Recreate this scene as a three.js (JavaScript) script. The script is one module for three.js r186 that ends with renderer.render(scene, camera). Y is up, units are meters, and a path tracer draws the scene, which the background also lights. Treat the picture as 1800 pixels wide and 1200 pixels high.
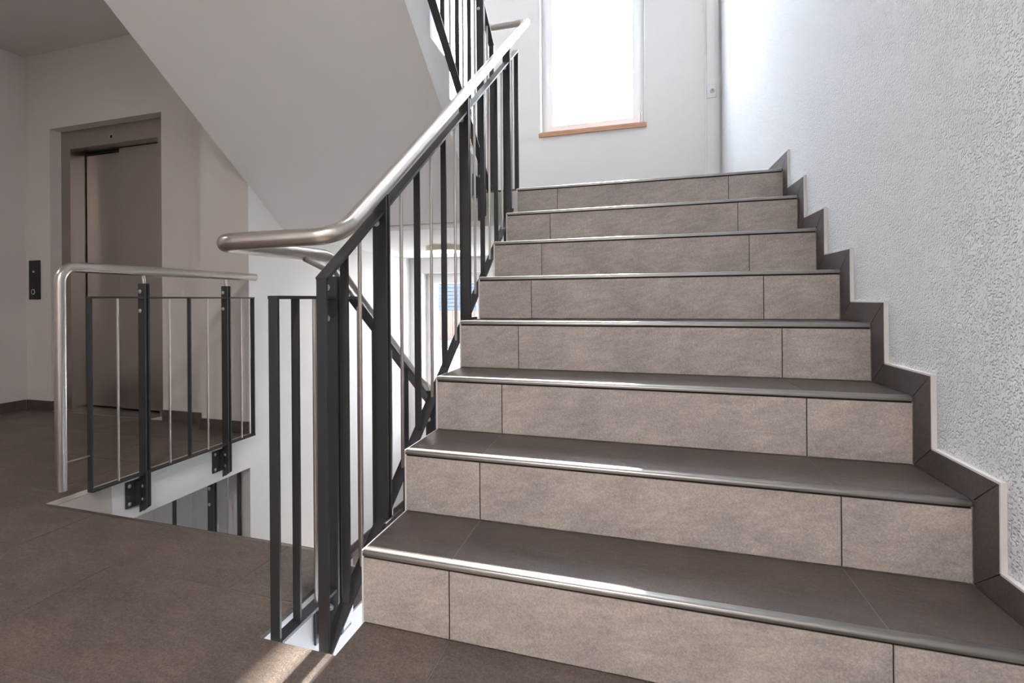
import * as THREE from 'three';
import { mergeGeometries } from 'three/addons/utils/BufferGeometryUtils.js';
import { RoundedBoxGeometry } from 'three/addons/geometries/RoundedBoxGeometry.js';
import { RectAreaLightUniformsLib } from 'three/addons/lights/RectAreaLightUniformsLib.js';

// ------------------------------------------------------------------ camera, sky, sun, exposure
const scene = new THREE.Scene();
const camera = new THREE.PerspectiveCamera(62.51, 1800 / 1200, 0.05, 200);
camera.rotation.order = 'YXZ';
camera.position.set(0.63, 0.7769, 1.2204);
camera.rotation.set(0.0007, 0.3474, -0.0073);
camera.setViewOffset(1800, 1200, 135.97, 72.59, 1800, 1200);      // shifted lens

const SKY = 8, SUN = 8;
scene.background = new THREE.Color().setRGB(0.91 * SKY, 0.97 * SKY, 1.06 * SKY);

const sun = new THREE.DirectionalLight(new THREE.Color().setRGB(1, 0.93, 0.84), SUN);
sun.position.set(0, 7.0, -9.8);
sun.target.position.set(0, 0, 0.2);
sun.castShadow = true;
sun.shadow.radius = 2;
sun.shadow.mapSize.set(4096, 4096);
Object.assign(sun.shadow.camera, { left: -6, right: 6, top: 6, bottom: -6, near: 0.5, far: 40 });
scene.add(sun, sun.target);

const renderer = new THREE.WebGLRenderer({ antialias: true });
renderer.toneMapping = THREE.LinearToneMapping;
renderer.toneMappingExposure = 2.8;
renderer.shadowMap.enabled = true;
RectAreaLightUniformsLib.init();

const LAMP_COLOR = new THREE.Color().setRGB(1, 0.925, 0.875);
const LAMP_POWER = 120;                                            // area light of the ceiling lamps

// ------------------------------------------------------------------ sizes of the place
const H = 0.175, D = 0.27, SLOPE = H / D;
const XR = 1.2841, XW = 1.296;                                    // end of the steps, face of the right wall
const JL = 0.2185, JR = 1.0533;                                   // tile joints across the steps
const XL = -1.53;                                                 // left side of the stairwell
const XE = -0.2;                                                  // left side of the stair eye
const ZE = -0.317, ZN = 0.135;                                    // floor edge at the flight down, at the eye
const ZF = -4.02;                                                 // far wall
const ZLIFT = -1.66, XHALL = -3.623, YCEIL = 2.592;
const YLOW = -1.225, YLOWHALL = -2.7, YTOP = 5.2, ZFRONT = 3.2;

// ------------------------------------------------------------------ helpers
let seed = 12345;
const rnd = () => { seed = (seed * 1664525 + 1013904223) >>> 0; return seed / 4294967296; };
const used = new Map();
function numbered(n) { const k = used.get(n) || 0; used.set(n, k + 1); return k ? n + '_' + String(k).padStart(3, '0') : n; }
function metric(g, ox = 0, oy = 0, swap = false) {                // uv in metres from position and face direction
  if (g.index) g = g.toNonIndexed();
  const p = g.attributes.position, uv = new Float32Array(p.count * 2);
  const a = new THREE.Vector3(), b = new THREE.Vector3(), c = new THREE.Vector3();
  for (let i = 0; i < p.count; i += 3) {
    a.fromBufferAttribute(p, i); b.fromBufferAttribute(p, i + 1); c.fromBufferAttribute(p, i + 2);
    const n = b.clone().sub(a).cross(c.clone().sub(a));
    const x = Math.abs(n.x), y = Math.abs(n.y), z = Math.abs(n.z);
    [a, b, c].forEach((v, k) => {
      let s, t;
      if (x >= y && x >= z) { s = v.z; t = v.y; } else if (y >= z) { s = v.x; t = v.z; } else { s = v.x; t = v.y; }
      if (swap) [s, t] = [t, s];
      uv[2 * (i + k)] = s + ox; uv[2 * (i + k) + 1] = t + oy;
    });
  }
  g.setAttribute('uv', new THREE.BufferAttribute(uv, 2));
  return g;
}
const box = (w, h, d, x, y, z) => new THREE.BoxGeometry(w, h, d).translate(x, y, z);
const span = (x0, x1, y0, y1, z0, z1) => box(x1 - x0, y1 - y0, z1 - z0, (x0 + x1) / 2, (y0 + y1) / 2, (z0 + z1) / 2);
const rbox = (w, h, d, r, x, y, z) => new RoundedBoxGeometry(w, h, d, 2, r).translate(x, y, z);
function extrude(pts, depth, holes = []) {
  const s = new THREE.Shape(pts.map(([x, y]) => new THREE.Vector2(x, y)));
  for (const h of holes) s.holes.push(new THREE.Path(h.map(([x, y]) => new THREE.Vector2(x, y))));
  return new THREE.ExtrudeGeometry(s, { depth, bevelEnabled: false });
}
const extrudeX = (pts, x0, x1) => {                               // pts are (z, y); swept along x from x0 to x1
  const g = extrude(pts.map(([z, y]) => [-z, y]), x1 - x0);
  return g.rotateY(Math.PI / 2).translate(x0, 0, 0);
};
function bake(list) { return mergeGeometries(list.map((g) => { const q = g.index ? g.toNonIndexed() : g.clone(); for (const k of Object.keys(q.attributes)) if (!['position', 'normal', 'uv'].includes(k)) q.deleteAttribute(k); return q; })); }
function mesh(name, geo, mat, parent) {
  const m = new THREE.Mesh(Array.isArray(geo) ? bake(geo) : geo, mat);
  m.name = parent ? name : numbered(name);
  m.castShadow = m.receiveShadow = true;
  (parent || scene).add(m);
  return m;
}
function thing(name, label, category, x = 0, y = 0, z = 0, group) {
  const o = new THREE.Group(); o.name = numbered(name); o.position.set(x, y, z);
  o.userData = { label, category }; if (group) o.userData.group = group;
  scene.add(o); return o;
}
function tag(o, label, category, group) { Object.assign(o.userData, { label, category }); if (group) o.userData.group = group; return o; }
function struct(name, geo, mat, label) { const m = mesh(name, geo, mat); m.userData.kind = 'structure'; if (label) m.userData.label = label; return m; }
function structGroup(name, label) { const o = new THREE.Group(); o.name = numbered(name); o.userData.kind = 'structure'; if (label) o.userData.label = label; scene.add(o); return o; }

// ------------------------------------------------------------------ textures
function noiseGrid(n, r0 = 1) { const g = new Float32Array(n * n); for (let i = 0; i < g.length; i++) g[i] = rnd() * r0; return g; }
function sampleGrid(g, n, x, y) {                                 // periodic smooth sample
  x = ((x % n) + n) % n; y = ((y % n) + n) % n;
  const x0 = Math.floor(x), y0 = Math.floor(y), x1 = (x0 + 1) % n, y1 = (y0 + 1) % n;
  let fx = x - x0, fy = y - y0; fx = fx * fx * (3 - 2 * fx); fy = fy * fy * (3 - 2 * fy);
  return (g[y0 * n + x0] * (1 - fx) + g[y0 * n + x1] * fx) * (1 - fy) + (g[y1 * n + x0] * (1 - fx) + g[y1 * n + x1] * fx) * fy;
}
function makeTexture(n, fn, metres, srgb) {
  const data = new Uint8Array(n * n * 4);
  for (let j = 0; j < n; j++) for (let i = 0; i < n; i++) {
    const c = fn(i / n, j / n); const k = (j * n + i) * 4;
    data[k] = Math.max(0, Math.min(255, c[0])); data[k + 1] = Math.max(0, Math.min(255, c[1])); data[k + 2] = Math.max(0, Math.min(255, c[2])); data[k + 3] = 255;
  }
  const t = new THREE.DataTexture(data, n, n, THREE.RGBAFormat);
  t.wrapS = t.wrapT = THREE.RepeatWrapping; t.magFilter = THREE.LinearFilter; t.minFilter = THREE.LinearMipmapLinearFilter; t.generateMipmaps = true;
  t.repeat.set(1 / metres, 1 / metres); if (srgb) t.colorSpace = THREE.SRGBColorSpace; t.needsUpdate = true;
  return t;
}
const g8 = noiseGrid(8), g16 = noiseGrid(16), g32 = noiseGrid(32), g64 = noiseGrid(64), g128 = noiseGrid(128), g256 = noiseGrid(256), g512 = noiseGrid(512);
// stone tile print: broad clouds, slanting veins, fine grain
function stone(base, cloud, vein, grain, warm) {
  return (u, v) => {
    const su = u + 0.05 * sampleGrid(g8, 8, u * 8, v * 8), sv = v + 0.03 * sampleGrid(g16, 16, u * 16, v * 16);
    const c = sampleGrid(g8, 8, u * 8, v * 8) * 0.6 + sampleGrid(g16, 16, u * 16 + 3, v * 16) * 0.4 - 0.5;
    const w = sampleGrid(g64, 64, (su * 16 + sv * 16), (sv * 64 - su * 16)) * 0.6 + sampleGrid(g128, 128, su * 32, sv * 128 - su * 32) * 0.4 - 0.5;
    const f = sampleGrid(g512, 512, u * 512, v * 512) * 0.55 + sampleGrid(g256, 256, u * 256, v * 256) * 0.45 - 0.5;
    const s = 1 + cloud * c + vein * w + grain * f;
    return [base[0] * s + warm * c * 10, base[1] * s, base[2] * s - warm * c * 8];
  };
}
const texRiser = makeTexture(1024, stone([186, 177, 171], 0.11, 0.14, 0.26, 0.3), 0.9, true);
const texTread = makeTexture(1024, stone([84, 76, 72], 0.14, 0.12, 0.3, 0.35), 0.9, true);
const texFloor = makeTexture(1024, stone([101, 91, 85], 0.15, 0.14, 0.5, 0.35), 0.9, true);
const texStoneBump = makeTexture(1024, (u, v) => { const f = sampleGrid(g512, 512, u * 512, v * 512) * 130 + sampleGrid(g128, 128, u * 64, v * 128) * 125; return [f, f, f]; }, 0.9);
// trowelled plaster with raised grains
const texPlaster = makeTexture(1024, (u, v) => {
  const a = sampleGrid(g256, 256, u * 256, v * 256), b = sampleGrid(g512, 512, u * 512, v * 512), c = sampleGrid(g16, 16, u * 16, v * 16);
  let f = 0.78 * a + 0.22 * b + 0.1 * (c - 0.5); f = Math.max(0, Math.min(1, (f - 0.22) * 3.0)); f = f * (2 - f);
  return [f * 255, f * 255, f * 255];
}, 0.85);
const texFine = makeTexture(512, (u, v) => { const f = sampleGrid(g512, 512, u * 512, v * 512) * 150 + sampleGrid(g64, 64, u * 64, v * 64) * 100; return [f, f, f]; }, 0.8);
const texBrush = makeTexture(512, (u, v) => { const f = 120 + 110 * (sampleGrid(g512, 512, u * 512, v * 6) * 0.7 + sampleGrid(g128, 128, u * 128, v * 3) * 0.3); return [f, f, f]; }, 0.5);
const texWood = makeTexture(512, (u, v) => { const w = sampleGrid(g64, 64, u * 6, v * 64) * 0.6 + sampleGrid(g256, 256, u * 16, v * 256) * 0.4 - 0.5; const s = 1 + 0.25 * w; return [206 * s, 160 * s, 128 * s]; }, 0.5, true);

// ------------------------------------------------------------------ materials
const std = (o) => new THREE.MeshStandardMaterial(o);
const lin = (r, g, b) => new THREE.Color().setRGB(r, g, b);
const M = {
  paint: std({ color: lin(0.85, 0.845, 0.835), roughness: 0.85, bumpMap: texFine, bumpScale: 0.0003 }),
  soffit: std({ color: lin(0.85, 0.835, 0.82), roughness: 0.9, bumpMap: texFine, bumpScale: 0.0003 }),
  plaster: std({ color: lin(0.82, 0.845, 0.87), roughness: 0.9, bumpMap: texPlaster, bumpScale: 0.0036 }),
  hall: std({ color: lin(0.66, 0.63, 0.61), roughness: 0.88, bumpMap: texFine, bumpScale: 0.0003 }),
  caulk: std({ color: lin(0.76, 0.745, 0.73), roughness: 0.7 }),
  riser: std({ map: texRiser, roughness: 0.62, bumpMap: texStoneBump, bumpScale: 0.0006 }),
  tread: std({ map: texTread, roughness: 0.5, bumpMap: texStoneBump, bumpScale: 0.0006 }),
  skirt: std({ map: texTread, color: lin(1.0, 1.0, 1.03), roughness: 0.6, bumpMap: texStoneBump, bumpScale: 0.0006 }),
  floor: std({ map: texFloor, roughness: 0.52, bumpMap: texStoneBump, bumpScale: 0.0007 }),
  floor2: std({ map: texFloor, color: lin(0.93, 0.93, 0.94), roughness: 0.52, bumpMap: texStoneBump, bumpScale: 0.0007 }),
  floor3: std({ map: texFloor, color: lin(1.04, 1.01, 0.98), roughness: 0.54, bumpMap: texStoneBump, bumpScale: 0.0007 }),
  groutDark: std({ color: lin(0.035, 0.032, 0.032), roughness: 0.95 }),
  treadGrout: std({ color: lin(0.2, 0.185, 0.175), roughness: 0.9 }),
  grout: std({ color: lin(0.2, 0.18, 0.165), roughness: 0.95 }),
  steel: std({ color: lin(0.6, 0.57, 0.54), metalness: 1, roughness: 0.3 }),
  nosing: std({ color: lin(0.32, 0.31, 0.3), metalness: 1, roughness: 0.36 }),
  black: std({ color: lin(0.033, 0.034, 0.037), roughness: 0.45 }),
  bolt: std({ color: lin(0.6, 0.58, 0.55), metalness: 1, roughness: 0.28 }),
  liftSteel: std({ color: lin(0.45, 0.415, 0.39), metalness: 1, roughness: 0.34 }),
  liftDark: std({ color: lin(0.02, 0.02, 0.02), roughness: 0.6 }),
  gloss: std({ color: lin(0.012, 0.012, 0.014), roughness: 0.2 }),
  print: std({ color: lin(0.5, 0.48, 0.46), roughness: 0.5 }),
  pvc: std({ color: lin(0.84, 0.85, 0.86), roughness: 0.35 }),
  glass: new THREE.MeshPhysicalMaterial({ color: lin(1, 1, 1), transmission: 1, thickness: 0, roughness: 0, ior: 1.45 }),
  beech: std({ map: texWood, roughness: 0.55 }),
  lampSide: std({ color: lin(0.72, 0.66, 0.5), roughness: 0.5 }),
  lampGlow: std({ color: lin(0.9, 0.9, 0.9), emissive: lin(1, 0.86, 0.74), emissiveIntensity: 2.5, roughness: 0.6 }),
  duct: std({ color: lin(0.9, 0.885, 0.865), roughness: 0.4 }),
  facing: std({ color: lin(0.58, 0.545, 0.51), roughness: 0.6, bumpMap: texStoneBump, bumpScale: 0.0005 }),
  edge: std({ color: lin(0.62, 0.56, 0.5), roughness: 0.5 }),
  fence: [std({ color: lin(0.046, 0.032, 0.025), roughness: 0.8 }), std({ color: lin(0.042, 0.029, 0.022), roughness: 0.8 }), std({ color: lin(0.05, 0.035, 0.027), roughness: 0.8 })],
  blue: std({ color: lin(0.012, 0.024, 0.05), roughness: 0.6 }),
  blueDark: std({ color: lin(0.008, 0.015, 0.032), roughness: 0.6 }),
  plinth: std({ color: lin(0.05, 0.062, 0.08), roughness: 0.9 }),
  ground: std({ color: lin(0.55, 0.54, 0.52), roughness: 0.95 }),
};

// ------------------------------------------------------------------ setting: floors
const HOLES = [[XL - 0.355, XL, -9, -1.527], [XL, XE, -9, ZE], [XE, 0, -9, ZN], [0, 9, -9, 0]];
function cutTile(x0, x1, z0, z1) {                                // a tile minus the stair opening, as cells
  const xs = [x0, ...[XL - 0.355, XL, XE, 0].filter((x) => x > x0 && x < x1), x1], zs = [z0, ...[-1.527, ZE, 0, ZN].filter((z) => z > z0 && z < z1), z1], out = [];
  for (let i = 0; i + 1 < xs.length; i++) for (let j = 0; j + 1 < zs.length; j++) {
    const cx = (xs[i] + xs[i + 1]) / 2, cz = (zs[j] + zs[j + 1]) / 2;
    if (!HOLES.some(([a, b, c, d]) => cx > a && cx < b && cz > c && cz < d)) out.push([xs[i], xs[i + 1], zs[j], zs[j + 1]]);
  }
  return out;
}
const TT = 0.011, TD = 0.42;                                                 // tile thickness
{
  const outline = [[XHALL - 0.2, -ZFRONT], [XW + 0.2, -ZFRONT], [XW + 0.2, 0], [0, 0], [0, -ZN], [XE, -ZN], [XE, -ZE], [XL, -ZE], [XL, 1.527], [XL - 0.355, 1.527], [XL - 0.355, -ZLIFT], [XHALL - 0.2, -ZLIFT]];
  const slab = metric(extrude(outline, 0.2 - TT).rotateX(-Math.PI / 2).translate(0, -0.2, 0));
  const floor = struct('floor', slab, M.paint, 'dark brown stone tiled floor of the landing and lift hall');
  const g = 0.0015;
  const bed = [];
  for (let r = -5; r < 9; r++) {
    const z0 = Math.max(-0.02 + TD * r, ZLIFT + 0.002), z1 = Math.min(-0.02 + TD * (r + 1), ZFRONT);
    const shift = (((r % 2) + 2) % 2) ? -0.42 : -0.005;
    const js = [];
    for (let k = -5; k < 4; k++) js.push(shift + 0.835 * k);
    let cuts = js.filter((x) => x > XHALL + 0.03 && x < XW - 0.03);
    if (r === 0) cuts = cuts.filter((x) => x < 0.1).concat([JL, JR]);
    if (r === -2 || r === -3 || r === -4 || r === -5) cuts.push(XL - 0.42);
    cuts = [XHALL, ...cuts.sort((a, b) => a - b), XW];
    for (let i = 0; i + 1 < cuts.length; i++) {
      const cells = cutTile(cuts[i] + g, cuts[i + 1] - g, z0 + g, z1 - g).filter(([a, b, c, d]) => b - a > 0.004 && d - c > 0.004);
      if (!cells.length) continue;
      const ox = rnd() * 5, oy = rnd() * 5;
      const geo = metric(bake(cells.map(([a, b, c, d]) => span(a, b, -TT + 0.001, 0, c, d))), ox, oy);
      mesh('floor_tile', geo, [M.floor, M.floor2, M.floor3][Math.floor(rnd() * 3)], floor);
    }
  }
  // grout between the tiles
  for (const [a, b, c, d] of cutTile(XHALL, XW, ZLIFT, ZFRONT)) bed.push(span(a, b, -TT, -0.0012, c, d));
  mesh('grout', metric(bake(bed)), M.grout, floor);
  // pale metal edge along the lift hall and the stone facing at the start of the flight down
  mesh('edge_strip', span(XL - 0.006, XL + 0.004, -0.014, 0.001, -1.525, ZE), M.edge, floor);
  mesh('edge_tile', metric(span(XL, XL + 0.008, -0.2, -0.016, -0.592, ZE - 0.001)), M.facing, floor);
}
function plainFloor(name, x0, x1, z0, z1, y, th, label, tw, td) { // slab with stone tiles
  const f = struct(name, metric(span(x0, x1, y - th, y - TT, z0, z1)), M.soffit, label);
  mesh('grout', span(x0 + 0.002, x1 - 0.002, y - TT, y - 0.0015, z0 + 0.002, z1 - 0.002), M.grout, f);
  for (let x = x0; x < x1 - 0.05; x += tw) for (let z = z0; z < z1 - 0.05; z += td)
    mesh('floor_tile', metric(span(x + 0.003, Math.min(x + tw, x1) - 0.003, y - TT + 0.001, y, z + 0.003, Math.min(z + td, z1) - 0.003), rnd() * 5, rnd() * 5), rnd() < 0.5 ? M.floor : M.floor2, f);
  return f;
}
plainFloor('floor', XL, XW, ZF, -7 * D - 0.012, 8 * H, 0.2, 'half landing floor at the top of the stairs under the window', 0.835, 0.62);
plainFloor('floor', XL, XW, ZF, -1.94, YLOW, 0.2, 'lower half landing floor seen through the stair eye', 0.835, 0.62);
plainFloor('floor', XHALL, XW, -1.93, ZFRONT, YLOWHALL, 0.2, 'lower storey floor', 1.25, 0.86);

// ------------------------------------------------------------------ setting: walls and ceilings
const W1 = [-0.212, 0.697, 2.312, 4.9], W2 = [-1.36, -0.77, 2.312, 4.9], W3 = [-1.40, -0.77, 2.312 - 2.625, 1.05];
const rectPath = ([a, b, c, d]) => [[a, c], [a, d], [b, d], [b, c]];
struct('wall_far', metric(extrude([[XL - 0.4, -2.95], [XW + 0.2, -2.95], [XW + 0.2, YTOP + 0.2], [XL - 0.4, YTOP + 0.2]], 0.3, [rectPath(W1), rectPath(W2), rectPath(W3)]).translate(0, 0, ZF - 0.3)), M.paint, 'white far wall of the stairwell with windows');
struct('wall_right', metric(span(XW, XW + 0.2, -2.95, YTOP, ZF, ZFRONT)), M.plaster, 'white rough plaster wall along the stairs');
struct('wall_pier', metric(span(XL - 0.355, XL - 0.001, -2.95, 2.8, -1.6, -1.527)), M.hall, 'end face of the stairwell wall beside the lift');
struct('wall_left', metric(bake([span(XL - 0.355, XL, -2.95, YTOP, ZF, -1.6005), span(XL - 0.0009, XL, -2.95, YTOP, -1.6004, -1.527)])), M.paint, 'white stairwell wall beyond the lift hall');
struct('wall_upper', metric(span(XL - 0.2, XL, 2.8, YTOP, -1.527, ZFRONT)), M.paint);
const wallFront = struct('wall_front', metric(span(XHALL - 0.2, XW + 0.2, -2.95, YTOP, ZFRONT, ZFRONT + 0.2)), M.paint);
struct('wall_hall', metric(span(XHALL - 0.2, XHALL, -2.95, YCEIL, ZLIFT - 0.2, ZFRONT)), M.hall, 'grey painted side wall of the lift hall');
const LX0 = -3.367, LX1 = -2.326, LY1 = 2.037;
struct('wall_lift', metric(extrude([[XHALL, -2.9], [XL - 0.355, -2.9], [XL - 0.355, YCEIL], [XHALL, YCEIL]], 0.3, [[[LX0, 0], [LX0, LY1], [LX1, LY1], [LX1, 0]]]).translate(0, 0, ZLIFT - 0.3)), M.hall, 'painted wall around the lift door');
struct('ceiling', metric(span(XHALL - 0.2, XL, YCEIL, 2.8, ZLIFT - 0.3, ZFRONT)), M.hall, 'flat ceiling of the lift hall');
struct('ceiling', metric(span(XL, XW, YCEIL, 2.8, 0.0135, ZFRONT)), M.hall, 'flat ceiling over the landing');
const SK = [0.0, 0.65, -1.25, -0.6];                              // roof light over the stairwell
struct('ceiling', metric(extrude([[XL - 0.4, -ZFRONT - 0.2], [XW + 0.2, -ZFRONT - 0.2], [XW + 0.2, 0.3 - ZF], [XL - 0.4, 0.3 - ZF]], 0.2, [[[SK[0], -SK[3]], [SK[0], -SK[2]], [SK[1], -SK[2]], [SK[1], -SK[3]]]]).rotateX(-Math.PI / 2).translate(0, YTOP, 0)), M.soffit);
{
  const w = structGroup('window', 'roof light over the stairwell'); w.name = 'window_4';
  const y = YTOP + 0.2, f = 0.07;
  mesh('window_frame', bake([span(SK[0] - f, SK[0], y + 0.0005, y + 0.12, SK[2] - f, SK[3] + f), span(SK[1], SK[1] + f, y + 0.0005, y + 0.12, SK[2] - f, SK[3] + f), span(SK[0], SK[1], y + 0.0005, y + 0.12, SK[2] - f, SK[2]), span(SK[0], SK[1], y + 0.0005, y + 0.12, SK[3], SK[3] + f)]), M.pvc, w);
  mesh('glass', span(SK[0] - f, SK[1] + f, y + 0.1205, y + 0.126, SK[2] - f, SK[3] + f), M.glass, w);
}

// baseboards of the hall
{
  const b = structGroup('baseboard_hall', 'dark stone skirting of the lift hall');
  const piece = (x0, x1, z0, z1) => mesh('skirting_tile', metric(span(x0, x1, 0.0005, 0.07, z0, z1), rnd() * 3, rnd() * 3), M.skirt, b);
  for (const [z0, z1] of [[-1.648, -0.83], [-0.827, 0.0], [0.003, 0.83]]) piece(XHALL, XHALL + 0.01, z0, z1);
  piece(XHALL + 0.011, LX0 - 0.001, ZLIFT, ZLIFT + 0.01);
  piece(LX0, LX0 + 0.01, -1.742, ZLIFT + 0.008);
  piece(LX1 + 0.001, XL - 0.366, ZLIFT, ZLIFT + 0.01);
  piece(XL - 0.365, XL - 0.355, ZLIFT + 0.011, -1.517);
  piece(XL - 0.354, XL - 0.002, -1.527, -1.517);
  const c = structGroup('baseboard_low', 'stone skirting of the lower half landing');
  for (let k = 0; k < 3; k++) mesh('skirting_tile', metric(span(XL, XL + 0.01, YLOW + 0.0005, YLOW + 0.065, ZF + 0.01 + k * 0.69, ZF + 0.698 + k * 0.69), rnd() * 3, rnd() * 3), M.skirt, c);
  for (let k = 0; k < 3; k++) mesh('skirting_tile', metric(span(XL + 0.012 + k * 0.9, XL + 0.909 + k * 0.9, YLOW + 0.0005, YLOW + 0.065, ZF, ZF + 0.01), rnd() * 3, rnd() * 3), M.skirt, c);
}
// stepped skirting on the right wall: mitred tiles, pale finished edge
{
  const s = structGroup('baseboard_right', 'dark stone skirting stepping up the plaster wall beside the stairs');
  const hs = 0.063, wz = 0.092, g = 0.0012;
  const add = (pts) => mesh('skirting_tile', metric(extrudeX(pts, XR + 0.0015, XW - 0.001), rnd() * 3, rnd() * 3), M.skirt, s);
  const edge = (pts) => mesh('edge_bead', extrudeX(pts, XR + 0.002, XW), M.caulk, s);
  const e = 0.0035;
  for (let i = 1; i <= 8; i++) {
    const zr = -(i - 1) * D, y0 = (i - 1) * H, y1 = i * H;         // riser i
    // upright piece in front of riser i, mitred at both ends
    add([[zr + g, y0 + g], [zr + wz - g, y0 + hs], [zr + wz - g, y1 + hs - g], [zr + g, y1 - g]]);
    edge([[zr + wz - g, y0 + hs], [zr + wz + e, y0 + hs + e], [zr + wz + e, y1 + hs + e], [zr + wz - g, y1 + hs - g]]);
    // level piece above tread i
    const zb = i < 8 ? zr - D : ZF + 0.02;
    if (i < 8) {
      add([[zr - g, y1 + 0.0008], [zr + wz - 2.4 * g, y1 + hs - g], [zb + wz + g, y1 + hs - g], [zb + 2 * g, y1 + 0.0008]]);
      edge([[zr + wz - g, y1 + hs - g], [zr + wz + e, y1 + hs + e], [zb + wz + e, y1 + hs + e], [zb + wz, y1 + hs - g]]);
    } else {
      let a = zr;
      for (let k = 0; k < 3; k++) { const bz = a - 0.7; add(k ? [[a - g, y1 + 0.0008], [a - g, y1 + hs - g], [bz + g, y1 + hs - g], [bz + g, y1 + 0.0008]] : [[a - g, y1 + 0.0008], [a + wz - 2.4 * g, y1 + hs - g], [bz + g, y1 + hs - g], [bz + g, y1 + 0.0008]]); a = bz; }
      edge([[zr + wz - g, y1 + hs - g], [zr + wz + e, y1 + hs + e], [zb, y1 + hs + e], [zb, y1 + hs - g]]);
    }
  }
  for (const [z0, z1] of [[wz + 0.001, 0.9], [0.902, 1.73], [1.732, 2.56]]) add([[z0, 0.0008], [z0, hs - g], [z1, hs - g], [z1, 0.0008]]);
  edge([[wz, hs - g], [wz + e, hs + e], [2.56, hs + e], [2.56, hs - g]]);
}

// ------------------------------------------------------------------ stairs
// A flight in its own frame: x across from 0 to w, rising towards -z, first riser at z = 0.
function flight(name, label, n, w, joints, x, y, z, turned) {
  const root = thing(name, label, 'stairs', x, y, z);
  if (turned) root.rotation.y = Math.PI;
  const low = -0.343 + H, zt = -(n - 1) * D;                       // soffit: nosing line lowered
  const prof = (drop, inset) => {
    const p = [];
    for (let i = 0; i < n; i++) { p.push([-i * D - inset, i * H - (i ? drop : 0)]); p.push([-i * D - inset, (i + 1) * H - drop]); }
    return p;
  };
  const under = (z) => low - SLOPE * z;
  const closeIt = (p, drop) => p.concat([[zt - 0.012, n * H - drop], [zt - 0.012, n * H - 0.2085], [-(n * H - 0.2085 - low) / SLOPE, n * H - 0.2085], [0.0, under(0)]]);
  mesh('stair_body', metric(bake([
    extrudeX(closeIt(prof(TT, 0.01), TT), 0, w),
    extrudeX(closeIt(prof(0.002, 0.002), 0.002), -0.006, 0),
  ])), M.soffit, root);
  for (let i = 0; i < n; i++) {
    const zr = -i * D, y0 = i * H, y1 = y0 + H;
    const step = mesh('step', bake([span(0.001, w - 0.001, y0 + 0.001, y1 - 0.0025, zr - 0.0095, zr - 0.0025)]), M.groutDark, root);
    if (i < n - 1) mesh('grout', span(0.001, w - 0.001, y1 - TT, y1 - 0.0009, zr - D + 0.001, zr - 0.0195), M.treadGrout, step);
    const xs = [0, ...joints, w], g = 0.0014;
    for (let k = 0; k + 1 < xs.length; k++) {
      const a = xs[k] + (k ? g : 0), b = xs[k + 1] - (k + 2 < xs.length ? g : 0.0005);
      mesh('riser_tile', metric(span(a, b, y0 + 0.0022, y1 - 0.0185, zr - 0.0092, zr + 0.0005), rnd() * 5, rnd() * 5), M.riser, step);
      if (i < n - 1) mesh('tread_tile', metric(span(a, b, y1 - TT + 0.001, y1, zr - D + 0.0015, zr - 0.0195), rnd() * 5, rnd() * 5), M.tread, step);
    }
    // rounded stainless nosing
    const q = [[zr - 0.018, y1 + 0.0002]];
    for (let a = 0; a <= 8; a++) { const t = Math.PI / 2 * (1 - a / 8); q.push([zr - 0.0055 + 0.0095 * Math.cos(t), y1 - 0.0095 + 0.0097 * Math.sin(t)]); }
    q.push([zr + 0.004, y1 - 0.0125], [zr - 0.018, y1 - 0.0125]);
    mesh('nosing', extrudeX(q, -0.001, w - 0.001), M.nosing, step);
  }
  return root;
}
flight('staircase', 'stone tiled flight of eight steps with steel nosings rising to the window landing', 8, XR, [JL, JR], 0, 0, 0, false);
flight('staircase', 'upper flight crossing overhead, its smooth pale underside sloping above the lift door', 8, 1.3075, [0.25, 1.085], -0.221, 8 * H, -7 * D, true);
flight('staircase', 'flight going down behind the dark floor edge beside the stair eye', 7, 1.32, [0.25, 1.085], XE - 0.0065, YLOW, ZE - 6 * D, true);

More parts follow.
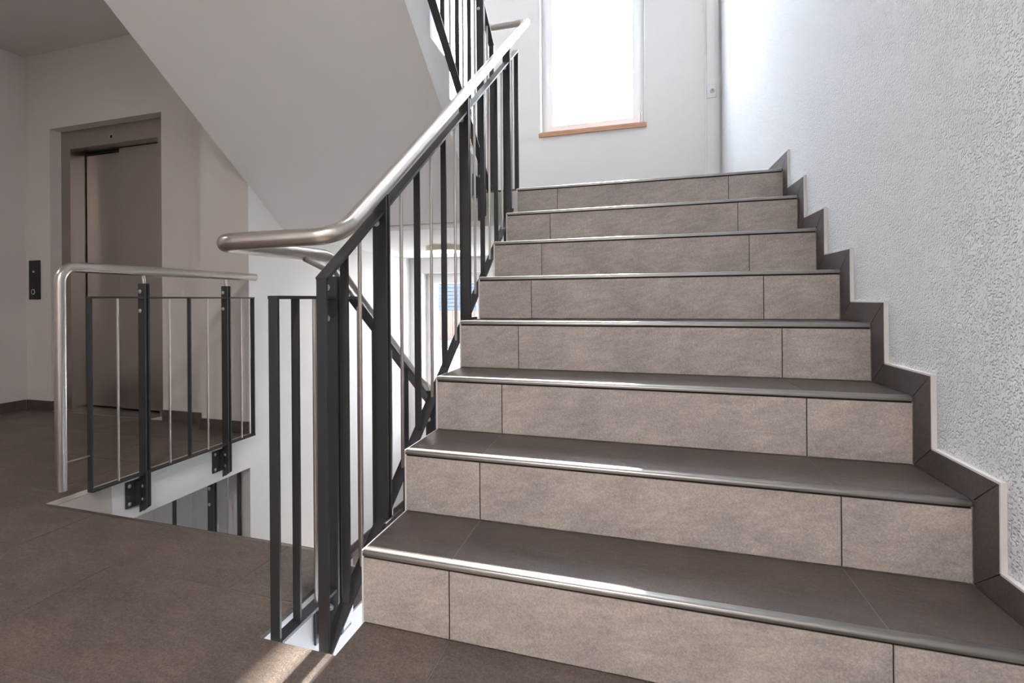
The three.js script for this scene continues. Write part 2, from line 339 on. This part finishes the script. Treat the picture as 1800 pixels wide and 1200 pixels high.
// ------------------------------------------------------------------ railings
const domePts = [[0, 0.0048], [0.003, 0.0046], [0.0055, 0.0034], [0.0066, 0.0015], [0.007, 0]].map(([x, y]) => new THREE.Vector2(x, y)).reverse();
const boltGeo = bake([new THREE.LatheGeometry(domePts, 10), new THREE.CylinderGeometry(0.0095, 0.0095, 0.0015, 12).translate(0, 0.0008, 0)]);
function bolt(parent, x, y, z, axis) {                             // axis: +1 faces +z, 'x' faces +x, '-x' faces -x
  const b = mesh('bolt', boltGeo, M.bolt, parent);
  b.position.set(x, y, z);
  if (axis === 'x') b.rotation.z = -Math.PI / 2; else if (axis === '-x') b.rotation.z = Math.PI / 2; else b.rotation.x = axis * Math.PI / 2;
  return b;
}
const rodGeo = new THREE.CylinderGeometry(0.0054, 0.0054, 1, 12);
const R = {                                                        // pieces of a railing; x is the plane of the panel
  flat(root, name, x, z, y0, y1, w = 0.021, t = 0.008) { return mesh(name, rbox(w, y1 - y0, t, 0.0012, x, (y0 + y1) / 2, z), M.black, root); },
  rod(root, x, z, y0, y1) { const m = mesh('steel_rod', rodGeo, M.steel, root); m.scale.y = y1 - y0; m.position.set(x, (y0 + y1) / 2, z); return m; },
  rail(root, name, x, pts, w = 0.032, t = 0.008) {                 // flat bar through (z, y) points, mitred
    const up = [], dn = [];
    for (let i = 0; i < pts.length; i++) {
      const n = [0, 0];
      const d = (a, b) => { const l = Math.hypot(b[0] - a[0], b[1] - a[1]); return [(b[0] - a[0]) / l, (b[1] - a[1]) / l]; };
      const ds = []; if (i) ds.push(d(pts[i - 1], pts[i])); if (i + 1 < pts.length) ds.push(d(pts[i], pts[i + 1]));
      for (const q of ds) { n[0] -= q[1]; n[1] += q[0]; }
      const l = Math.hypot(...n); n[0] /= l; n[1] /= l;
      const c = ds.length > 1 ? n[0] * -ds[0][1] + n[1] * ds[0][0] : 1;
      up.push([pts[i][0] + n[0] * t / 2 / c, pts[i][1] + n[1] * t / 2 / c]); dn.push([pts[i][0] - n[0] * t / 2 / c, pts[i][1] - n[1] * t / 2 / c]);
    }
    return mesh(name, extrudeX(up.concat(dn.reverse()), x - w / 2, x + w / 2), M.black, root);
  },
  post(root, x, z, y0, y1, side, boltsTop, boltsLow) {             // two plates with a gap; slanted foot
    const w = 0.04, t = 0.009, gap = 0.011, cut = 0.028;
    const plate = (zc) => extrude(side > 0 ? [[-w / 2, y0], [w / 2, y0 + cut], [w / 2, y1], [-w / 2, y1]] : [[-w / 2, y0 + cut], [w / 2, y0], [w / 2, y1], [-w / 2, y1]], t).translate(x, 0, zc - t / 2);
    const p = mesh('post', bake([plate(z + (gap + t) / 2), plate(z - (gap + t) / 2), box(0.02, 0.14, gap - 0.0006, x, y1 - 0.09, z), box(0.03, 0.16, gap - 0.0006, x, y0 + 0.11, z)]), M.black, root);
    const zf = z + gap / 2 + t;
    for (const y of boltsTop) bolt(p, x - 0.008, y, zf, 1);
    for (const y of boltsLow) bolt(p, x - 0.004, y, zf, 1);
    return p;
  },
  bracket(root, x, y, z, side) {                                   // fixing plate on the slab or stringer face at x
    const b = mesh('bracket', bake([rbox(0.008, 0.118, 0.11, 0.002, x + side * 0.005, y, z), box(0.03, 0.1, 0.0098, x + side * 0.02, y, z)]), M.black, root);
    for (const dy of [-0.04, 0.04]) for (const dz of [-0.038, 0.038]) bolt(b, x + side * 0.009, y + dy, z + dz, side > 0 ? 'x' : '-x');
    return b;
  },
};
function roundPath(points, radii) {                                // polyline with arcs at its corners
  const out = [];
  const V = points.map((p) => new THREE.Vector3(...p));
  out.push(V[0]);
  for (let i = 1; i + 1 < V.length; i++) {
    const a = V[i - 1].clone().sub(V[i]).normalize(), b = V[i + 1].clone().sub(V[i]).normalize();
    const ang = Math.acos(a.dot(b)), cut = Math.min(radii[i - 1] / Math.tan(ang / 2), V[i - 1].distanceTo(V[i]) * 0.49, V[i + 1].distanceTo(V[i]) * 0.49);
    const r = cut * Math.tan(ang / 2), c = V[i].clone().add(a.clone().add(b).normalize().multiplyScalar(r / Math.sin(ang / 2)));
    const p0 = V[i].clone().addScaledVector(a, cut).sub(c), p1 = V[i].clone().addScaledVector(b, cut).sub(c), th = Math.PI - ang;
    for (let k = 0; k <= 10; k++) { const t = k / 10; out.push(p0.clone().multiplyScalar(Math.sin((1 - t) * th) / Math.sin(th)).addScaledVector(p1, Math.sin(t * th) / Math.sin(th)).add(c)); }
  }
  out.push(V[V.length - 1]);
  return out;
}
function sweep(points, radius, seg = 20) {                         // tube through points with flat ends
  const n = points.length, pos = [], nor = [], uv = [], idx = [];
  let nrm = null, len = 0;
  for (let i = 0; i < n; i++) {
    const t = points[Math.min(i + 1, n - 1)].clone().sub(points[Math.max(i - 1, 0)]).normalize();
    if (!nrm) { nrm = Math.abs(t.y) < 0.9 ? new THREE.Vector3(0, 1, 0) : new THREE.Vector3(1, 0, 0); }
    nrm = nrm.clone().addScaledVector(t, -nrm.dot(t)).normalize();
    const bin = t.clone().cross(nrm);
    if (i) len += points[i].distanceTo(points[i - 1]);
    for (let k = 0; k <= seg; k++) {
      const a = k / seg * Math.PI * 2, d = nrm.clone().multiplyScalar(Math.cos(a)).addScaledVector(bin, Math.sin(a));
      pos.push(points[i].x + d.x * radius, points[i].y + d.y * radius, points[i].z + d.z * radius); nor.push(d.x, d.y, d.z); uv.push(k / seg * Math.PI * 2 * radius, len);
    }
  }
  for (let i = 0; i + 1 < n; i++) for (let k = 0; k < seg; k++) { const a = i * (seg + 1) + k, b = a + seg + 1; idx.push(a, a + 1, b, b, a + 1, b + 1); }
  const cap = (i, s) => {
    const t = points[Math.min(i + 1, n - 1)].clone().sub(points[Math.max(i - 1, 0)]).normalize().multiplyScalar(s), o = pos.length / 3;
    pos.push(points[i].x, points[i].y, points[i].z); nor.push(t.x, t.y, t.z); uv.push(0, 0);
    for (let k = 0; k <= seg; k++) { const j = (i * (seg + 1) + k) * 3; pos.push(pos[j], pos[j + 1], pos[j + 2]); nor.push(t.x, t.y, t.z); uv.push(0, 0); }
    for (let k = 0; k < seg; k++) s > 0 ? idx.push(o, o + 1 + k, o + 2 + k) : idx.push(o, o + 2 + k, o + 1 + k);
  };
  cap(0, -1); cap(n - 1, 1);
  const g = new THREE.BufferGeometry();
  g.setAttribute('position', new THREE.Float32BufferAttribute(pos, 3)); g.setAttribute('normal', new THREE.Float32BufferAttribute(nor, 3)); g.setAttribute('uv', new THREE.Float32BufferAttribute(uv, 2)); g.setIndex(idx);
  return g;
}
const RT = 0.0212;                                                 // handrail tube radius

// --- railing of the rising flight
const yb1 = (z) => 0.054 - 0.648 * z, yt1 = (z) => 0.902 - 0.65 * z, yh1 = (z) => 0.972 - 0.67 * z;
{
  const X = -0.04, r = thing('stair_railing', 'black flat bar railing with slim steel rods climbing along the rising flight', 'railing');
  R.rail(r, 'top_rail', X, [[0.115, yt1(0.115)], [-2.075, yt1(-2.075)]]);
  R.rail(r, 'bottom_rail', X, [[0.112, yb1(0.112)], [-2.075, yb1(-2.075)]]);
  R.flat(r, 'end_bar', X, 0.115, yb1(0.115) - 0.04, yt1(0.115) + 0.003, 0.026);
  R.flat(r, 'end_bar', X, -2.073, yb1(-2.073) - 0.002, yt1(-2.073) + 0.002, 0.026);
  const kinds = [['b', 0.012], ['r', -0.068], ['r', -0.338], ['b', -0.468], ['r', -0.6], ['b', -0.735], ['r', -0.872], ['r', -1.155], ['b', -1.285], ['r', -1.415], ['b', -1.55], ['r', -1.685], ['r', -1.95]];
  for (const [k, z] of kinds) k === 'b' ? R.flat(r, 'flat_bar', X, z, yb1(z), yt1(z)) : R.rod(r, X, z, yb1(z), yt1(z));
  for (const z of [-0.2, -1.01, -1.82]) {
    const top = yh1(z) - RT - 0.012;
    R.post(r, X, z, yb1(z) - 0.17, top, -1, [yt1(z) - 0.04], []);
    R.bracket(r, -0.006, yb1(z) - 0.06, z, -1);
  }
}
// --- railing of the flight down, starting level over the landing
const kink = -0.26, dn = (z, y) => y + (z < kink ? 0.648 * (z - kink) : 0);
{
  const X = -0.165, r = thing('stair_railing', 'black railing panel in the stair eye, level at first, then following the flight down', 'railing');
  const zEnd = -1.85;
  R.rail(r, 'top_rail', X, [[0.122, 0.787], [kink, 0.787], [zEnd, dn(zEnd, 0.787)]]);
  R.rail(r, 'bottom_rail', X, [[0.118, -0.012], [kink, -0.012], [zEnd, dn(zEnd, -0.012)]]);
  R.flat(r, 'end_bar', X, 0.121, -0.02, 0.79, 0.026);
  R.flat(r, 'end_bar', X, zEnd, dn(zEnd, -0.02), dn(zEnd, 0.79), 0.026);
  for (const [k, z] of [['b', 0.034], ['r', -0.052], ['r', -0.298], ['b', -0.41], ['r', -0.53], ['b', -0.66], ['r', -0.79], ['r', -1.06], ['b', -1.19], ['r', -1.32], ['b', -1.45], ['r', -1.58]])
    k === 'b' ? R.flat(r, 'flat_bar', X, z, dn(z, -0.012), dn(z, 0.787)) : R.rod(r, X, z, dn(z, -0.012), dn(z, 0.787));
  for (const z of [-0.145, -0.93, -1.72]) {
    R.post(r, X, z, dn(z, -0.17), dn(z, 0.845), 1, [dn(z, 0.815), dn(z, 0.73)], [dn(z, -0.06)]);
    R.bracket(r, XE + 0.001, dn(z, z > kink ? -0.09 : -0.14), z, 1);
  }
}
// --- railing of the upper flight
{
  const X = -0.175, yn = (z) => 8 * H + H + SLOPE * (z + 7 * D), r = thing('stair_railing', 'black railing along the upper flight, in front of the bright window', 'railing');
  const z0 = -2.02, z1 = -0.05, yb = (z) => yn(z) - 0.12, yt = (z) => yn(z) + 0.79;
  R.rail(r, 'top_rail', X, [[z0, yt(z0)], [z1, yt(z1)]]);
  R.rail(r, 'bottom_rail', X, [[z0, yb(z0)], [z1, yb(z1)]], 0.034);
  R.flat(r, 'end_bar', X, z0, 1.27, yt(z0), 0.026);
  R.flat(r, 'end_bar', X, z1, yb(z1), yt(z1), 0.026);
  for (const [k, z] of [['r', -1.915], ['r', -1.65], ['b', -1.55], ['r', -1.44], ['b', -1.345], ['r', -1.235], ['b', -1.13], ['r', -1.0], ['b', -0.87], ['r', -0.57], ['b', -0.435], ['r', -0.3], ['b', -0.175]])
    k === 'b' ? R.flat(r, 'flat_bar', X, z, yb(z), yt(z)) : R.rod(r, X, z, yb(z), yt(z));
  for (const z of [-1.78, -0.7]) {
    const p = R.post(r, X, z, z < -1.5 ? 1.215 : yn(z) - 0.3, yt(z) + 0.06, 1, [yt(z) + 0.03, yt(z) - 0.06], [yn(z) - 0.19]);
    R.bracket(r, -0.214, yn(z) - 0.24, z, 1);
  }
}
// --- continuous handrail
{
  const h = thing('handrail', 'brushed steel tube handrail over the stairs, looping back around the stair eye', 'handrail');
  const yd = (z) => 0.822 + 0.648 * (z + 0.561), xa = -0.02, xd = -0.33, zt = -2.36, zk = -0.402;
  const pts = roundPath([[xd, yd(-1.9), -1.9], [xd, yd(zk), zk], [xd - 0.005, 0.921, 0.125], [xa, 0.93, 0.066], [xa, yh1(zt), zt], [-0.3, yh1(zt), zt], [-0.3, yh1(zt) + SLOPE * (zt * -1 - 0.05), -0.05]], [0.12, 0.052, 0.075, 0.06, 0.06]);
  mesh('tube', sweep(pts, RT, 24), M.steel, h);
  const arm = (a, b, c) => mesh('handrail_arm', sweep(roundPath([a, b, c], [0.03]), 0.0075, 12), M.steel, h);
  for (const z of [-0.2, -1.01, -1.82]) arm([-0.04, yh1(z) - RT - 0.02, z], [-0.04, yh1(z) - RT - 0.008, z], [xa, yh1(z) - RT + 0.004, z]);
  for (const z of [-0.145, -0.93, -1.72]) { const yy = z > zk ? 0.923 : yd(z); const za = z - 0.11, y2 = za > zk ? 0.923 : yd(za); arm([-0.165, dn(z, 0.82), z], [-0.175, dn(z, 0.86), z - 0.004], [xd + 0.006, y2 - RT + 0.004, za]); }
  for (const z of [-1.78, -0.7]) { const yn = 8 * H + H + SLOPE * (z + 7 * D), yy = yh1(zt) + SLOPE * (z - zt); arm([-0.175, yn + 0.82, z], [-0.175, yn + 0.88, z], [-0.29, yy - RT + 0.004, z]); }
}
// --- landing railing beside the lift hall
function hallPanel(r, X, y0, y1, postTop, postLow) {
  R.rail(r, 'top_rail', X, [[-0.468, y1], [-1.51, y1]]);
  R.rail(r, 'bottom_rail', X, [[-0.468, y0], [-1.51, y0]]);
  for (const z of [-0.47, -1.508]) R.flat(r, 'end_bar', X, z, y0 - 0.004, y1 + 0.004, 0.026);
  for (const z of [-0.603, -0.889, -1.143, -1.408]) R.rod(r, X, z, y0, y1);
  R.flat(r, 'flat_bar', X, -1.016, y0, y1);
  for (const z of [-0.742, -1.286]) R.post(r, X, z, postLow, postTop, 1, [postTop - 0.036, postTop - 0.124], postLow < -0.1 && postLow > -0.3 ? [-0.055, -0.115] : []);
}
{
  const X = -1.492, r = thing('landing_railing', 'short black railing under a steel tube between lift hall and stairwell', 'railing');
  hallPanel(r, X, 0.003, 0.8, 0.864, -0.178);
  for (const z of [-0.742, -1.286]) R.bracket(r, XL + 0.001, -0.085, z + 0.022, 1);
  const pts = roundPath([[X, 0.045, -0.345], [X, 0.921, -0.345], [X, 0.921, -1.535]], [0.062]);
  const h = mesh('handrail', sweep(pts, RT, 24), M.steel, r);
  for (const z of [-0.742, -1.286]) mesh('handrail_arm', sweep([new THREE.Vector3(X, 0.82, z), new THREE.Vector3(X, 0.872, z), new THREE.Vector3(X - 0.002, 0.905, z + 0.004)], 0.0085, 12), M.steel, h);
  mesh('tie_rod', sweep([new THREE.Vector3(X, 0.15, -0.35), new THREE.Vector3(X, 0.15, -0.472)], 0.004, 10), M.steel, r);
}
{
  const r = thing('landing_railing', 'black floor to ceiling railing of the storey below, glimpsed under the white slab edge', 'railing');
  hallPanel(r, -1.595, -2.62, -0.214, -0.215, -2.69);
}

// ------------------------------------------------------------------ windows
function windowUnit(label, [x0, x1, y0, y1], handleAt) {
  const w = structGroup('window', label);
  w.name = 'window_' + (windowUnit.n = (windowUnit.n || 0) + 1);
  const zo = ZF - 0.2, fr = 0.05, sa = 0.075;
  const ring = (a, b, c, d, t, th, z) => extrude([[a, c], [b, c], [b, d], [a, d]], th, [[[a + t, c + t], [a + t, d - t], [b - t, d - t], [b - t, c + t]]]).translate(0, 0, z);
  mesh('window_frame', metric(ring(x0 + 0.0005, x1 - 0.0005, y0 + 0.0005, y1 - 0.0005, fr, 0.07, zo)), M.pvc, w);
  const s = mesh('window_sash', metric(bake([ring(x0 + fr - 0.012, x1 - fr + 0.012, y0 + fr - 0.022, y1 - fr + 0.012, sa - 0.012, 0.022, zo + 0.0705), ring(x0 + fr + 0.002, x1 - fr - 0.002, y0 + fr - 0.01, y1 - fr - 0.002, sa - 0.026, 0.06, zo + 0.008)])), M.pvc, w);
  const t = fr + sa - 0.03;
  mesh('glass', span(x0 + t, x1 - t, y0 + t - 0.012, y1 - t, zo + 0.03, zo + 0.034), M.glass, w);
  if (handleAt) {
    const hx = x0 + fr + 0.032, hd = mesh('handle', bake([rbox(0.026, 0.07, 0.01, 0.003, hx, handleAt, zo + 0.0975), new THREE.CylinderGeometry(0.008, 0.008, 0.035, 12).rotateX(Math.PI / 2).translate(hx, handleAt + 0.01, zo + 0.118), rbox(0.018, 0.125, 0.012, 0.004, hx, handleAt - 0.045, zo + 0.136)]), M.pvc, w);
    hd.userData.label = 'white lever handle';
    mesh('hinge', bake([new THREE.CylinderGeometry(0.008, 0.008, 0.09, 10).translate(x1 - 0.03, y0 + 0.09, zo + 0.078)]), M.pvc, w);
  }
  const sill = mesh('window_sill', metric(span(x0 - 0.014, x1 + 0.012, y0 - 0.034, y0 + 0.0004, ZF + 0.0005, ZF + 0.022), 0.3, 0.2), M.beech, w);
  mesh('sill_board', metric(span(x0 + 0.0005, x1 - 0.0005, y0 + 0.0006, y0 + 0.006, ZF - 0.129, ZF + 0.021)), M.beech, sill);
  return w;
}
windowUnit('tall white window above the half landing with a beech sill', W1, 2.9);
windowUnit('window behind the upper railing', W2, 0);
windowUnit('lower window glimpsed between the bars, fence outside', W3, 0);

// ------------------------------------------------------------------ lift door
{
  const d = structGroup('door_1', 'brushed steel lift door recessed in the hall wall');
  const zf = ZLIFT - 0.085, zd = -1.85, xi0 = -3.274, xi1 = -2.444, yh = 1.905;
  const frame = mesh('door_frame', metric(bake([span(LX0 + 0.0005, xi0, 0.0005, LY1 - 0.0005, zd - 0.06, zf), span(xi1, LX1 - 0.0005, 0.0005, LY1 - 0.0005, zd - 0.06, zf), span(xi0, xi1, yh, LY1 - 0.0005, zd - 0.06, zf)]), 0, 0), M.liftSteel, d);
  const ring = mesh('indicator_ring', new THREE.TorusGeometry(0.017, 0.004, 8, 24).translate(-2.866, 1.953, zf + 0.002), M.print, frame);
  ring.userData.label = 'small pale ring indicator';
  mesh('indicator_lens', new THREE.CylinderGeometry(0.012, 0.012, 0.004, 20).rotateX(Math.PI / 2).translate(-2.866, 1.953, zf + 0.002), M.liftDark, frame);
  mesh('door_panel', metric(rbox(0.40, 1.866, 0.02, 0.002, xi0 + 0.21, 0.946, zd - 0.028)), M.liftSteel, d);
  mesh('door_panel', metric(rbox(0.47, 1.888, 0.02, 0.002, xi1 - 0.232, 0.957, zd - 0.002)), M.liftSteel, d);
  mesh('door_track', span(xi0, xi1, 1.87, yh + 0.02, zd - 0.06, zd - 0.046), M.liftDark, d);
  mesh('shaft_back', span(LX0, LX1, 0, LY1, zd - 0.075, zd - 0.0605), M.liftDark, d);
  mesh('threshold', metric(span(xi0 + 0.0005, xi1 - 0.0005, -0.004, 0.003, zd - 0.045, ZLIFT - 0.001)), M.nosing, d);
}
{
  const c = thing('call_panel', 'slim black lift call panel on the wall left of the steel door', 'lift panel', -3.5215, 0.949, ZLIFT);
  mesh('panel_plate', rbox(0.111, 0.286, 0.012, 0.003, 0, 0, 0.0065), M.gloss, c);
  mesh('button_ring', new THREE.TorusGeometry(0.017, 0.0028, 8, 28).translate(-0.008, -0.087, 0.0132), M.print, c);
  mesh('button', new THREE.CylinderGeometry(0.0135, 0.0135, 0.003, 24).rotateX(Math.PI / 2).translate(-0.008, -0.087, 0.0138), M.gloss, c);
  mesh('display_mark', rbox(0.02, 0.013, 0.0016, 0.0006, -0.004, 0.06, 0.0132), M.print, c);
}
// ------------------------------------------------------------------ cable duct with key switch
{
  const c = thing('cable_duct', 'narrow white cable duct with a key switch, standing in the corner by the rough wall', 'cable duct', 1.218, 8 * H, ZF);
  const top = YTOP - 8 * H - 0.01;
  mesh('duct_base', metric(span(-0.05, 0.056, 0.001, top, 0.0005, 0.028)), M.duct, c);
  mesh('duct_cover', metric(bake([span(-0.034, 0.03, 0.002, 1.05, 0.0285, 0.036), span(-0.034, 0.03, 1.163, top - 0.002, 0.0285, 0.036)])), M.duct, c);
  mesh('duct_rail', metric(span(-0.0485, -0.041, 0.002, top - 0.002, 0.0285, 0.034)), M.duct, c);
  const s = mesh('key_switch', rbox(0.07, 0.112, 0.018, 0.004, -0.002, 1.1065, 0.038), M.pvc, c);
  mesh('lock_barrel', new THREE.CylinderGeometry(0.016, 0.018, 0.014, 20).rotateX(Math.PI / 2).translate(0.004, 1.107, 0.052), M.bolt, s);
  mesh('keyhole', box(0.004, 0.014, 0.003, 0.004, 1.107, 0.0595), M.liftDark, s);
}
// ------------------------------------------------------------------ ceiling lamps
function lamp(label, x, y, z, power) {
  const l = thing('ceiling_lamp', label, 'lamp', x, y, z, undefined);
  mesh('lamp_body', new THREE.CylinderGeometry(0.14, 0.14, 0.04, 40).translate(0, -0.0205, 0), M.lampSide, l);
  mesh('diffuser', new THREE.LatheGeometry([[0, -0.052], [0.06, -0.0515], [0.11, -0.049], [0.13, -0.045], [0.1345, -0.041]].map(([a, b]) => new THREE.Vector2(a, b)), 40), M.lampGlow, l);
  const a = new THREE.RectAreaLight(LAMP_COLOR, power, 0.24, 0.24);
  a.position.set(0, -0.06, 0); a.rotation.x = -Math.PI / 2; l.add(a);
  return l;
}
lamp('round lamp glowing under the half landing, glimpsed between the railing bars', -0.79, 1.2, -2.92, LAMP_POWER * 0.16);
lamp('round ceiling lamp over the landing behind the viewer', 0.3, YCEIL, 2.1, LAMP_POWER);
lamp('round ceiling lamp in the middle of the lift hall', -2.75, YCEIL, 0.9, LAMP_POWER * 0.18);

// ------------------------------------------------------------------ outside
struct('ground', metric(span(-40, 40, -0.7, -0.5, -60, ZF - 0.32)), M.ground, 'pale sunlit ground outside');
{
  const f = thing('plank_fence', 'pale wooden plank fence outside, seen through the lower window', 'fence', -3.7, -0.5, -13);
  mesh('plinth', metric(span(-3.2, 3.2, 0.001, 0.22, -0.1, 0.1)), M.plinth, f);
  for (let k = 0; k < 42; k++) mesh('plank', metric(span(-3.15 + k * 0.15, -3.15 + k * 0.15 + 0.142, 0.221, 1.01 + (k % 3) * 0.002, 0.0, 0.025)), M.fence[k % 3], f);
  for (const y of [0.4, 0.85]) mesh('rail', span(-3.15, 3.15, y - 0.04, y + 0.04, -0.045, -0.001), M.fence[0], f);
}
{
  const b = thing('clad_building', 'low building behind the fence with blue horizontal cladding boards', 'building', -4.2, -0.5, -16);
  mesh('wall', metric(span(-5, 5, 0.001, 3.2, -4, -0.02)), M.blueDark, b);
  for (let k = 0; k < 24; k++) mesh('cladding_board', span(-5, 5, 0.25 + k * 0.12, 0.25 + k * 0.12 + 0.1, -0.019, 0.015), M.blue, b);
  mesh('roof', span(-5.2, 5.2, 3.201, 3.3, -4.2, 0.25), M.plinth, b);
}

renderer.render(scene, camera);
